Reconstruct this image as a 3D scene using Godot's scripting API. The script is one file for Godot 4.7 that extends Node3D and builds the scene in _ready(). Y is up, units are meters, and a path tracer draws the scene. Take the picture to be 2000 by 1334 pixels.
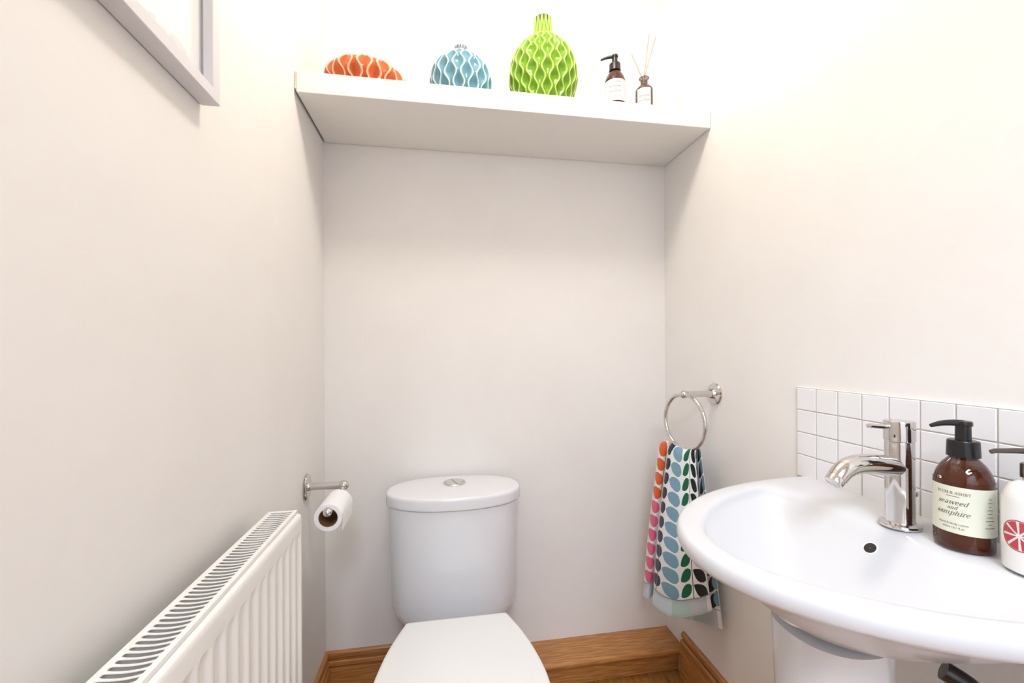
extends Node3D

const W := 1.16          # room width, left wall x = 0, back wall z = 0, floor y = 0
const CEIL := 2.36
const FRONT := 1.72      # wall with the doorway
const LAMP := 0.22
const HALL_FILL := 3.1
const EXPOSURE := 1.95
var M := {}
var used := {}

# ------------------------------------------------------------------ scene graph helpers
func numbered(called: String) -> String:
	if not used.has(called):
		used[called] = 0
		return called
	used[called] += 1
	return "%s_%03d" % [called, used[called]]

func thing(called: String, label: String, category: String, at := Vector3.ZERO, turn := 0.0, group := "") -> Node3D:
	var o := Node3D.new()
	o.name = numbered(called)
	add_child(o)
	o.position = at
	o.rotation.y = turn
	o.set_meta("label", label)
	o.set_meta("category", category)
	if group != "":
		o.set_meta("group", group)
	return o

func part(called: String, mesh: Mesh, mat: Material, parent: Node, at := Vector3.ZERO, rot := Vector3.ZERO) -> MeshInstance3D:
	var o := MeshInstance3D.new()
	o.name = called
	o.mesh = mesh
	o.material_override = mat
	parent.add_child(o, true)
	o.position = at
	o.rotation = rot
	return o

func struct(called: String, mesh: Mesh, mat: Material, at := Vector3.ZERO, label := "", category := "") -> MeshInstance3D:
	var o := part(called, mesh, mat, self, at)
	o.set_meta("kind", "structure")
	if label != "":
		o.set_meta("label", label)
	if category != "":
		o.set_meta("category", category)
	return o

# ------------------------------------------------------------------ mesh helpers
func build(v: PackedVector3Array, idx: PackedInt32Array, uv := PackedVector2Array(), col := PackedColorArray()) -> ArrayMesh:
	var n := PackedVector3Array()
	n.resize(v.size())
	for i in range(0, idx.size(), 3):
		var a := idx[i]
		var b := idx[i + 1]
		var c := idx[i + 2]
		var f := (v[c] - v[a]).cross(v[b] - v[a])
		n[a] += f
		n[b] += f
		n[c] += f
	for i in n.size():
		n[i] = n[i].normalized() if n[i].length_squared() > 1e-24 else Vector3.UP
	var arr := []
	arr.resize(Mesh.ARRAY_MAX)
	arr[Mesh.ARRAY_VERTEX] = v
	arr[Mesh.ARRAY_NORMAL] = n
	arr[Mesh.ARRAY_INDEX] = idx
	if uv.size() == v.size():
		arr[Mesh.ARRAY_TEX_UV] = uv
	if col.size() == v.size():
		arr[Mesh.ARRAY_COLOR] = col
	var m := ArrayMesh.new()
	m.add_surface_from_arrays(Mesh.PRIMITIVE_TRIANGLES, arr)
	return m

# rings of equal length joined into a skin; rings repeated at one place make a crease
func loft(rings: Array, closed := true, cap0 := false, cap1 := false, flip := false) -> ArrayMesh:
	var v := PackedVector3Array()
	var uv := PackedVector2Array()
	var idx := PackedInt32Array()
	var n: int = rings[0].size()
	for j in rings.size():
		for i in n:
			v.append(rings[j][i])
			uv.append(Vector2(float(i) / (n if closed else n - 1), float(j) / maxi(1, rings.size() - 1)))
	var last := n if closed else n - 1
	for j in rings.size() - 1:
		for i in last:
			var a := j * n + i
			var b := j * n + (i + 1) % n
			var c := a + n
			var d := b + n
			if flip:
				idx.append_array([a, b, c, b, d, c])
			else:
				idx.append_array([a, c, b, b, c, d])
	for e in 2:
		if (e == 0 and cap0) or (e == 1 and cap1):
			var ring = rings[0] if e == 0 else rings[rings.size() - 1]
			var mid := Vector3.ZERO
			for p in ring:
				mid += p / n
			var base := v.size()
			v.append(mid)
			uv.append(Vector2(0.5, 0.5))
			for p in ring:
				v.append(p)
				uv.append(Vector2(0.5, 0.5))
			for i in last:
				var a := base + 1 + i
				var b := base + 1 + (i + 1) % n
				if (e == 0) != flip:
					idx.append_array([base, a, b])
				else:
					idx.append_array([base, b, a])
	return build(v, idx, uv)

func creased(profile: Array, limit := 0.6) -> Array:
	var r := []
	for i in profile.size():
		r.append(profile[i])
		if i > 0 and i < profile.size() - 1:
			var a: Vector2 = profile[i] - profile[i - 1]
			var b: Vector2 = profile[i + 1] - profile[i]
			if a.length() > 1e-7 and b.length() > 1e-7 and absf(a.angle_to(b)) > limit:
				r.append(profile[i])
	return r

# profile of (radius, height), from the bottom up, turned about the y axis
func lathe(profile: Array, seg := 48, squash := 1.0) -> ArrayMesh:
	var rings := []
	for p in creased(profile):
		var ring := PackedVector3Array()
		for i in seg:
			var a := TAU * i / seg
			ring.append(Vector3(sin(a) * p.x, p.y, cos(a) * p.x * squash))
		rings.append(ring)
	return loft(rings, true, false, false, true)

func tube(path: Array, radii, seg := 16, caps := true) -> ArrayMesh:
	var rings := []
	var up := Vector3.UP
	var d0: Vector3 = (path[1] - path[0]).normalized()
	if absf(d0.dot(up)) > 0.9:
		up = Vector3.RIGHT
	var side := d0.cross(up).normalized()
	for j in path.size():
		var d: Vector3
		if j == 0:
			d = path[1] - path[0]
		elif j == path.size() - 1:
			d = path[j] - path[j - 1]
		else:
			d = path[j + 1] - path[j - 1]
		d = d.normalized()
		side = (side - d * side.dot(d)).normalized()
		var other := d.cross(side)
		var r: float = radii[j] if radii is Array else radii
		var ring := PackedVector3Array()
		for i in seg:
			var a := TAU * i / seg
			ring.append(path[j] + side * cos(a) * r + other * sin(a) * r)
		rings.append(ring)
	return loft(rings, true, caps, caps, false)

func spline(pts: Array, steps := 6) -> Array:
	var r := []
	for i in pts.size() - 1:
		var p0 = pts[maxi(i - 1, 0)]
		var p3 = pts[mini(i + 2, pts.size() - 1)]
		for s in steps:
			var t := float(s) / steps
			r.append(pts[i].cubic_interpolate(pts[i + 1], p0, p3, t))
	r.append(pts[pts.size() - 1])
	return r

func rrect(w: float, h: float, r: float, n := 4) -> PackedVector2Array:
	var o := PackedVector2Array()
	for c in 4:
		var cx: float = (w / 2 - r) * [1, -1, -1, 1][c]
		var cy: float = (h / 2 - r) * [1, 1, -1, -1][c]
		for i in n + 1:
			var a := PI / 2 * (c + float(i) / n)
			o.append(Vector2(cx + cos(a) * r, cy + sin(a) * r))
	return o

# an outline in (x, z), counter-clockwise, raised along y with rounded edges
func slab(outline: PackedVector2Array, y0: float, y1: float, bevel := 0.002, steps := 3, axis := 1) -> ArrayMesh:
	var n := outline.size()
	var nor := PackedVector2Array()
	for i in n:
		var t := (outline[(i + 1) % n] - outline[(i + n - 1) % n]).normalized()
		nor.append(Vector2(t.y, -t.x))
	var rings := []
	var levels := []
	for s in steps + 1:
		var a := PI / 2 * s / steps
		levels.append(Vector2(bevel * (1 - sin(a)), y0 + bevel * (1 - cos(a))))
	for s in steps + 1:
		var a := PI / 2 * s / steps
		levels.append(Vector2(bevel * (1 - cos(a)), y1 - bevel * (1 - sin(a))))
	for l in levels:
		var ring := PackedVector3Array()
		for i in n:
			var p: Vector2 = outline[i] - nor[i] * l.x
			if axis == 1:
				ring.append(Vector3(p.x, l.y, -p.y))
			elif axis == 0:
				ring.append(Vector3(l.y, p.x, -p.y))
			else:
				ring.append(Vector3(p.x, p.y, l.y))
		rings.append(ring)
	return loft(rings, true, true, true, true)

# box with chamfered edges, centred
func box(size: Vector3, bevel := 0.002) -> ArrayMesh:
	var h := size / 2
	var v := PackedVector3Array()
	var idx := PackedInt32Array()
	var b := minf(bevel, minf(h.x, minf(h.y, h.z)) * 0.9)
	var quad := func(p: Array, out: Vector3):
		var s := v.size()
		for q in p:
			v.append(q)
		var f: Vector3 = (p[2] - p[0]).cross(p[1] - p[0])
		for i in range(1, p.size() - 1):
			if f.dot(out) > 0:
				idx.append_array([s, s + i, s + i + 1])
			else:
				idx.append_array([s, s + i + 1, s + i])
	for ax in 3:
		var a1 := (ax + 1) % 3
		var a2 := (ax + 2) % 3
		for sg in [-1.0, 1.0]:
			var o := Vector3.ZERO
			o[ax] = sg
			var p := []
			for c in [[-1, -1], [1, -1], [1, 1], [-1, 1]]:
				var q := Vector3.ZERO
				q[ax] = sg * h[ax]
				q[a1] = c[0] * (h[a1] - b)
				q[a2] = c[1] * (h[a2] - b)
				p.append(q)
			quad.call(p, o)
		for s1 in [-1.0, 1.0]:
			for s2 in [-1.0, 1.0]:
				var o := Vector3.ZERO
				o[a1] = s1
				o[a2] = s2
				var p := []
				for c in [[-1, 0], [1, 0], [1, 1], [-1, 1]]:
					var q := Vector3.ZERO
					q[ax] = c[0] * (h[ax] - b)
					q[a1] = s1 * (h[a1] - (b if c[1] == 1 else 0.0))
					q[a2] = s2 * (h[a2] - (0.0 if c[1] == 1 else b))
					p.append(q)
				quad.call(p, o)
	for sx in [-1.0, 1.0]:
		for sy in [-1.0, 1.0]:
			for sz in [-1.0, 1.0]:
				quad.call([Vector3(sx * h.x, sy * (h.y - b), sz * (h.z - b)), Vector3(sx * (h.x - b), sy * h.y, sz * (h.z - b)), Vector3(sx * (h.x - b), sy * (h.y - b), sz * h.z)], Vector3(sx, sy, sz))
	return build(v, idx)

func merge(list: Array) -> ArrayMesh:
	var st := SurfaceTool.new()
	for e in list:
		st.append_from(e[0], 0, e[1])
	return st.commit()

func shift(at: Vector3) -> Transform3D:
	return Transform3D(Basis(), at)

# a profile in (out from wall, up) run from a to b; out is the direction away from the wall
func moulding(profile: Array, a: Vector3, b: Vector3, out: Vector3, mitre_a := 0.0, mitre_b := 0.0) -> ArrayMesh:
	var along := (b - a).normalized()
	var rings := []
	for p in creased(profile, 0.5):
		rings.append(PackedVector3Array([a + out * p.x + Vector3.UP * p.y + along * p.x * mitre_a, b + out * p.x + Vector3.UP * p.y - along * p.x * mitre_b]))
	var skin := loft(rings, false, false, false, along.cross(Vector3.UP).dot(out) < 0)
	var list := [[skin, Transform3D()]]
	for e in 2:
		var pts := PackedVector2Array()
		for p in profile:
			pts.append(p)
		var tri := Geometry2D.triangulate_polygon(pts)
		var v := PackedVector3Array()
		for p in profile:
			v.append((a if e == 0 else b) + out * p.x + Vector3.UP * p.y + along * p.x * (mitre_a if e == 0 else -mitre_b))
		list.append([build(v, tri, PackedVector2Array()), Transform3D()])
	var st := SurfaceTool.new()
	for m in list:
		var arr: Array = m[0].surface_get_arrays(0)
		arr[Mesh.ARRAY_TEX_UV] = null
		var am := ArrayMesh.new()
		am.add_surface_from_arrays(Mesh.PRIMITIVE_TRIANGLES, arr)
		st.append_from(am, 0, m[1])
	return st.commit()

func text_round(txt: String, height: float, radius: float, angle: float, y: float, slant := 0.0, serif := false, mono_scale := 1.0) -> ArrayMesh:
	var tm := TextMesh.new()
	var f := SystemFont.new()
	f.font_names = PackedStringArray(["Droid Serif" if serif else "Droid Sans"])
	tm.font = f
	tm.font_size = 32
	tm.pixel_size = height / 24.0
	tm.depth = 0.0
	tm.text = txt
	var arr := tm.get_mesh_arrays()
	var v: PackedVector3Array = arr[Mesh.ARRAY_VERTEX]
	var n := PackedVector3Array()
	for i in v.size():
		var a := angle + (v[i].x * mono_scale + v[i].y * slant) / radius
		n.append(Vector3(sin(a), 0, cos(a)))
		v[i] = Vector3(sin(a) * radius, y + v[i].y, cos(a) * radius)
	var out := []
	out.resize(Mesh.ARRAY_MAX)
	out[Mesh.ARRAY_VERTEX] = v
	out[Mesh.ARRAY_NORMAL] = n
	if arr[Mesh.ARRAY_INDEX] != null:
		out[Mesh.ARRAY_INDEX] = arr[Mesh.ARRAY_INDEX]
	var m := ArrayMesh.new()
	m.add_surface_from_arrays(Mesh.PRIMITIVE_TRIANGLES, out)
	return m

func band(radius: float, a0: float, a1: float, y0: float, y1: float, seg := 40) -> ArrayMesh:
	var lo := PackedVector3Array()
	var hi := PackedVector3Array()
	for i in seg + 1:
		var a := lerpf(a0, a1, float(i) / seg)
		lo.append(Vector3(sin(a) * radius, y0, cos(a) * radius))
		hi.append(Vector3(sin(a) * radius, y1, cos(a) * radius))
	return loft([hi, lo], false)

# ------------------------------------------------------------------ materials
func srgb(r: float, g: float, b: float) -> Color:
	return Color(r / 255.0, g / 255.0, b / 255.0)

func mat(c: Color, rough := 0.5, metal := 0.0) -> StandardMaterial3D:
	var m := StandardMaterial3D.new()
	m.albedo_color = c
	m.roughness = rough
	m.metallic = metal
	return m

func noise_image(size: int, freq: float, octaves: int, s: int) -> Image:
	var n := FastNoiseLite.new()
	n.seed = s
	n.noise_type = FastNoiseLite.TYPE_SIMPLEX_SMOOTH
	n.frequency = freq
	n.fractal_octaves = octaves
	return n.get_seamless_image(size, size)

func tinted(img: Image, lo: Color, hi: Color, power := 1.0) -> ImageTexture:
	var w := img.get_width()
	var out := Image.create(w, w, false, Image.FORMAT_RGB8)
	for y in w:
		for x in w:
			out.set_pixel(x, y, lo.lerp(hi, pow(img.get_pixel(x, y).r, power)))
	return ImageTexture.create_from_image(out)

func wall_paint(lo: Color, hi: Color) -> StandardMaterial3D:
	var m := mat(Color.WHITE, 0.75)
	m.albedo_texture = tinted(noise_image(256, 0.012, 4, 5), lo, hi)
	m.uv1_triplanar = true
	m.uv1_world_triplanar = true
	m.uv1_scale = Vector3.ONE * 1.1
	m.heightmap_enabled = true
	m.heightmap_texture = ImageTexture.create_from_image(noise_image(512, 0.05, 4, 9))
	m.heightmap_scale = 0.02
	return m

func oak(scale: Vector3, lo: Color, hi: Color, img: Image) -> StandardMaterial3D:
	var m := mat(Color.WHITE, 0.38)
	m.albedo_texture = tinted(img, lo, hi, 1.3)
	m.uv1_triplanar = true
	m.uv1_world_triplanar = true
	m.uv1_scale = scale
	m.clearcoat_enabled = true
	m.clearcoat = 0.3
	m.clearcoat_roughness = 0.25
	return m

func make_materials():
	M.wall = wall_paint(srgb(239, 236, 233), srgb(242, 240, 237))
	M.ceiling = mat(srgb(244, 242, 238), 0.8)
	M.white_paint = mat(srgb(243, 241, 236), 0.4)
	M.rad = mat(srgb(243, 242, 238), 0.3)
	M.ceramic = mat(srgb(230, 231, 234), 0.10)
	M.basin = mat(srgb(218, 219, 222), 0.2)
	M.seat = mat(srgb(236, 237, 236), 0.2)
	M.chrome = mat(srgb(214, 212, 210), 0.06, 1.0)
	M.tile = mat(srgb(240, 240, 242), 0.1)
	M.grout = mat(srgb(214, 205, 192), 0.9)
	M.frame = mat(srgb(226, 225, 230), 0.45)
	M.paper = mat(srgb(248, 248, 247), 0.9)
	M.glass = mat(Color(1, 1, 1, 0.06), 0.0)
	M.glass.transparency = BaseMaterial3D.TRANSPARENCY_ALPHA
	M.black = mat(srgb(24, 23, 24), 0.28)
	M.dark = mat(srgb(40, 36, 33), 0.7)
	M.label = mat(srgb(226, 227, 208), 0.6)
	M.label_white = mat(srgb(222, 224, 224), 0.6)
	M.ink = mat(srgb(84, 82, 74), 0.7)
	M.amber = mat(Color(0.30, 0.12, 0.035, 0.72), 0.03)
	M.amber.transparency = BaseMaterial3D.TRANSPARENCY_ALPHA
	M.liquid = mat(srgb(122, 66, 26), 0.25)
	M.tissue = mat(srgb(247, 247, 249), 0.95)
	M.card_core = mat(srgb(133, 96, 58), 0.9)
	M.reed = mat(srgb(186, 152, 102), 0.8)
	M.gap = mat(srgb(96, 74, 46), 0.9)
	M.filler = mat(srgb(236, 228, 208), 0.8)
	M.white_plastic = mat(srgb(240, 239, 236), 0.2)
	M.lamp = mat(Color.WHITE, 0.4)
	M.lamp.emission_enabled = true
	M.lamp.emission = Color(1.0, 0.95, 0.87)
	M.lamp.emission_energy_multiplier = 1.5
	var g := noise_image(512, 0.02, 5, 21)
	var lo := srgb(156, 100, 48)
	var hi := srgb(224, 166, 100)
	M.oak_x = oak(Vector3(0.8, 18, 18), lo, hi, g)
	M.oak_z = oak(Vector3(18, 18, 0.8), lo, hi, g)
	M.oak_y = oak(Vector3(18, 0.8, 18), lo, hi, g)
	M.planks = []
	for i in 3:
		M.planks.append(oak(Vector3(22, 22, 1.2), srgb(150, 92 + i * 5, 44), srgb(206, 148 + i * 6, 88), g))

# ------------------------------------------------------------------ room
func make_room():
	var t := 0.12
	var back := 3.1
	struct("wall_back", box(Vector3(W + 2 * t, CEIL + 0.2, t), 0), M.wall, Vector3(W / 2, CEIL / 2, -t / 2), "cream painted back wall behind the toilet", "wall")
	struct("wall_left", box(Vector3(t, CEIL + 0.2, FRONT), 0), M.wall, Vector3(-t / 2, CEIL / 2, FRONT / 2), "cream painted wall carrying the radiator and picture", "wall")
	struct("wall_right", box(Vector3(t, CEIL + 0.2, FRONT), 0), M.wall, Vector3(W + t / 2, CEIL / 2, FRONT / 2), "cream painted wall behind the basin", "wall")
	struct("ceiling", box(Vector3(3.4, 0.1, back + 0.4), 0), M.ceiling, Vector3(W / 2, CEIL + 0.05, back / 2), "plain white ceiling", "ceiling")
	# front wall with a doorway, and the hall beyond it, behind the camera
	var d0 := 0.10
	var d1 := 1.06
	var dh := 2.08
	var front := [[box(Vector3(d0 + 1.2, CEIL, 0.1), 0), shift(Vector3((d0 - 1.2) / 2, CEIL / 2, FRONT + 0.05))],
		[box(Vector3(2.4 - d1, CEIL, 0.1), 0), shift(Vector3((2.4 + d1) / 2, CEIL / 2, FRONT + 0.05))],
		[box(Vector3(d1 - d0, CEIL - dh, 0.1), 0), shift(Vector3((d0 + d1) / 2, (CEIL + dh) / 2, FRONT + 0.05))]]
	struct("wall_front", merge(front), M.wall, Vector3.ZERO, "cream wall with the doorway to the hall", "wall")
	var hall := [[box(Vector3(3.6, CEIL, 0.1), 0), shift(Vector3(0.6, CEIL / 2, back + 0.05))],
		[box(Vector3(0.1, CEIL, back - FRONT), 0), shift(Vector3(-1.05, CEIL / 2, (back + FRONT) / 2))],
		[box(Vector3(0.1, CEIL, back - FRONT), 0), shift(Vector3(2.25, CEIL / 2, (back + FRONT) / 2))]]
	struct("wall_hall", merge(hall), M.wall, Vector3.ZERO, "cream hall walls beyond the doorway", "wall")
	var trim := Node3D.new()
	trim.name = "trim_1"
	add_child(trim)
	trim.set_meta("kind", "structure")
	trim.set_meta("label", "oak frame around the doorway")
	trim.set_meta("category", "door frame")
	part("jamb", box(Vector3(0.06, dh, 0.14), 0.004), M.oak_y, trim, Vector3(d0 + 0.028, dh / 2, FRONT + 0.05))
	part("jamb", box(Vector3(0.06, dh, 0.14), 0.004), M.oak_y, trim, Vector3(d1 - 0.028, dh / 2, FRONT + 0.05))
	part("lintel", box(Vector3(d1 - d0, 0.06, 0.14), 0.004), M.oak_x, trim, Vector3((d0 + d1) / 2, dh - 0.028, FRONT + 0.05))
	# floor of narrow oak boards running away from the door
	var fl := struct("floor", box(Vector3(3.4, 0.1, back + 0.3), 0), M.dark, Vector3(W / 2, -0.056, back / 2), "narrow oak board floor", "floor")
	var rng := RandomNumberGenerator.new()
	rng.seed = 4
	var pw := 0.058
	var meshes := [box(Vector3(pw - 0.0012, 0.0065, 0.6), 0.0008), box(Vector3(pw - 0.0012, 0.0065, 0.85), 0.0008)]
	for i in 20:
		var z := 0.0
		var k := i % 2
		while z < FRONT:
			var len: float = [0.6, 0.85][k]
			part("plank", meshes[k], M.planks[rng.randi() % 3], fl, Vector3(pw * (i + 0.5) - W / 2, 0.0535 + rng.randf() * 0.0004, z + len / 2 - back / 2))
			z += len + 0.001
			k = 1 - k

func skirting_profile(h: float) -> Array:
	return [Vector2(0, 0.002), Vector2(0.018, 0.002), Vector2(0.018, h - 0.05), Vector2(0.0165, h - 0.047), Vector2(0.008, h - 0.046), Vector2(0.008, h - 0.041),
		Vector2(0.0145, h - 0.040), Vector2(0.0155, h - 0.034), Vector2(0.0145, h - 0.028), Vector2(0.012, h - 0.026), Vector2(0.003, h - 0.0255), Vector2(0.003, h - 0.0190),
		Vector2(0.010, h - 0.018), Vector2(0.0115, h - 0.011), Vector2(0.0105, h - 0.004), Vector2(0.007, h), Vector2(0, h)]

func make_skirting():
	var b := struct("baseboard_left", moulding(skirting_profile(0.149), Vector3(0.0, 0, FRONT), Vector3(0.0, 0, 0.0), Vector3.RIGHT, 0.0, 1.0), M.oak_z)
	b.set_meta("label", "moulded oak skirting board under the radiator")
	b.set_meta("category", "baseboard")
	b = struct("baseboard_back", moulding(skirting_profile(0.149), Vector3(0.0, 0, 0.0), Vector3(0.30, 0, 0.0), Vector3.BACK, 1.0, 0.0), M.oak_x)
	b.set_meta("label", "short moulded oak skirting board left of the cistern")
	b.set_meta("category", "baseboard")
	b = struct("baseboard_right", moulding(skirting_profile(0.155), Vector3(W, 0, 0.113), Vector3(W, 0, FRONT), Vector3.LEFT, 0.0, 0.0), M.oak_z)
	b.set_meta("label", "moulded oak skirting board below the towel ring and basin")
	b.set_meta("category", "baseboard")
	var t := thing("oak_ledge_boxing", "low oak ledge with rounded nosing beside the toilet along the back wall", "boxing", Vector3(0.50, 0, 0))
	var nose := [Vector2(0, 0.077), Vector2(0.098, 0.077)]
	for i in 9:
		var a := -PI / 2 + PI * i / 8
		nose.append(Vector2(0.103 + cos(a) * 0.0115, 0.0885 + sin(a) * 0.0115))
	nose.append(Vector2(0, 0.1003))
	part("ledge_board", moulding(nose, Vector3(0, 0, 0.0), Vector3(W - 0.50 - 0.0005, 0, 0.0), Vector3.BACK), M.oak_x, t)
	part("riser_board", box(Vector3(W - 0.50 - 0.001, 0.075, 0.018), 0.001), M.oak_x, t, Vector3((W - 0.50) / 2, 0.0395, 0.070))

# ------------------------------------------------------------------ shelf and what stands on it
const SHELF := 1.809
func make_shelf():
	var t := thing("floating_shelf", "thick white floating shelf across the back wall above the toilet", "shelf", Vector3(0, 1.755, 0))
	part("board", box(Vector3(W - 0.0075, 0.054, 0.266), 0.0012), M.white_paint, t, Vector3(0.0065 + (W - 0.0075) / 2, 0.027, 0.1345))
	var f := part("end_filler", box(Vector3(0.0052, 0.044, 0.012), 0.001), M.filler, t, Vector3(0.0033, 0.032, 0.259))
	f.set_meta("label", "cream filler in the gap beside the shelf")
	part("end_gap_strip", box(Vector3(0.0050, 0.030, 0.24), 0.0005), M.gap, t, Vector3(0.0032, 0.026, 0.126))  # brown strip set inside the gap at the left end

# ribbed ceramic vase: wavy ridges, neighbours in opposite phase, dished cells between them
func ripple_vase(profile: Array, ridges: int, wave: float, dish: float, glaze: Color, ridge: Color, rim_y: float) -> ArrayMesh:
	var pts := []
	for p in profile:
		pts.append(p)
	var curve: Array = spline(pts, 14)
	var v := PackedVector3Array()
	var col := PackedColorArray()
	var idx := PackedInt32Array()
	var us := [0.0, 0.0, 0.12, 0.26, 0.40, 0.5, 0.60, 0.74, 0.88, 1.0]
	var rmax := 0.0
	for p in curve:
		rmax = maxf(rmax, p.x)
	var row := ridges * us.size()
	var phase := 0.7
	for j in curve.size():
		var p: Vector2 = curve[j]
		var t: Vector2 = curve[mini(j + 1, curve.size() - 1)] - curve[maxi(j - 1, 0)]
		var nrm := Vector2(t.y, -t.x).normalized()
		if j > 0:
			phase += TAU * (curve[j] - curve[j - 1]).length() / (wave * (maxf(0.4, pow(p.x / rmax, 0.8)) + 0.8 * smoothstep(0.34, 0.27, p.x / rmax)))
		var fade := smoothstep(0.0, 0.012, rim_y - p.y)
		for k in ridges:
			var s := 1.0 if k % 2 == 0 else -1.0
			var amp := 0.27 - 0.14 * smoothstep(0.36, 0.27, p.x / rmax)
			var a0 := k + s * amp * sin(phase)
			var a1 := k + 1 - s * amp * sin(phase)
			var gap := a1 - a0
			var cell := TAU * p.x / ridges
			var line := minf(0.0011 / maxf(cell * gap, 0.0005), 0.3)
			for q in us.size():
				var u: float = us[q]
				if q == 1:
					u = line
				elif q == us.size() - 1:
					u = 1.0 - line
				elif q > 0:
					u = lerpf(line, 1.0 - line, us[q])
				var a := TAU * (a0 + gap * u) / ridges
				var w := 4.0 * u * (1.0 - u)
				var deep := dish * minf(cell / 0.019, 1.0) * gap * (w * 0.8 + 0.2 * w * w) * (0.25 + 0.75 * fade)
				var pp := p - nrm * deep
				v.append(Vector3(sin(a) * pp.x, pp.y, cos(a) * pp.x))
				col.append(ridge if q <= 1 or q == us.size() - 1 else glaze)
	# colour change kept sharp: the skin repeats nothing, the ridge line is its own strip
	for j in curve.size() - 1:
		for i in row:
			var a := j * row + i
			var b := j * row + (i + 1) % row
			var c := a + row
			var d := b + row
			idx.append_array([a, b, c, b, d, c])
	return build(v, idx, PackedVector2Array(), col)

func make_vases():
	var m := mat(Color.WHITE, 0.16)
	m.vertex_color_use_as_albedo = true
	var lin := func(r, g, b): return srgb(r, g, b).srgb_to_linear()
	var t := thing("ceramic_bowl_vase", "low wide orange ceramic vase with cream rippled ridges on the shelf", "vase", Vector3(0.158, SHELF, 0.146))
	part("body", ripple_vase([Vector2(0.058, 0.0), Vector2(0.085, 0.008), Vector2(0.110, 0.028), Vector2(0.1165, 0.046), Vector2(0.108, 0.067), Vector2(0.080, 0.086), Vector2(0.045, 0.096), Vector2(0.024, 0.099), Vector2(0.018, 0.097)], 28, 0.066, 0.0062, lin.call(206, 84, 24), lin.call(232, 206, 166), 0.11), m, t)
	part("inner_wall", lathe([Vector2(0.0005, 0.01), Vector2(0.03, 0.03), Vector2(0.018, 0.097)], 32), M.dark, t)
	t = thing("ceramic_bulb_vase", "round pale blue ceramic vase with short neck and wavy white ridges", "vase", Vector3(0.4275, SHELF, 0.146))
	part("body", ripple_vase([Vector2(0.050, 0.0), Vector2(0.072, 0.018), Vector2(0.089, 0.052), Vector2(0.0925, 0.084), Vector2(0.084, 0.118), Vector2(0.062, 0.144), Vector2(0.036, 0.159), Vector2(0.0215, 0.166), Vector2(0.0185, 0.176), Vector2(0.0205, 0.188)], 24, 0.058, 0.0062, lin.call(88, 142, 158), lin.call(206, 220, 222), 0.19), m, t)
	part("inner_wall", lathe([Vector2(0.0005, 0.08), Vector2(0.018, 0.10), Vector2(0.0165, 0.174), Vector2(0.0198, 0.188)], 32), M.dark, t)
	t = thing("ceramic_bottle_vase", "tall bright green ceramic vase with honeycomb ripples and narrow neck", "vase", Vector3(0.678, SHELF, 0.146))
	part("body", ripple_vase([Vector2(0.072, 0.0), Vector2(0.090, 0.045), Vector2(0.1035, 0.095), Vector2(0.1055, 0.125), Vector2(0.098, 0.168), Vector2(0.079, 0.204), Vector2(0.053, 0.230), Vector2(0.0345, 0.243), Vector2(0.030, 0.258), Vector2(0.029, 0.278), Vector2(0.0275, 0.303)], 28, 0.054, 0.0062, lin.call(102, 150, 14), lin.call(196, 214, 112), 0.31), m, t)
	part("inner_wall", lathe([Vector2(0.0005, 0.2), Vector2(0.025, 0.22), Vector2(0.0265, 0.303)], 32), M.dark, t)

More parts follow.
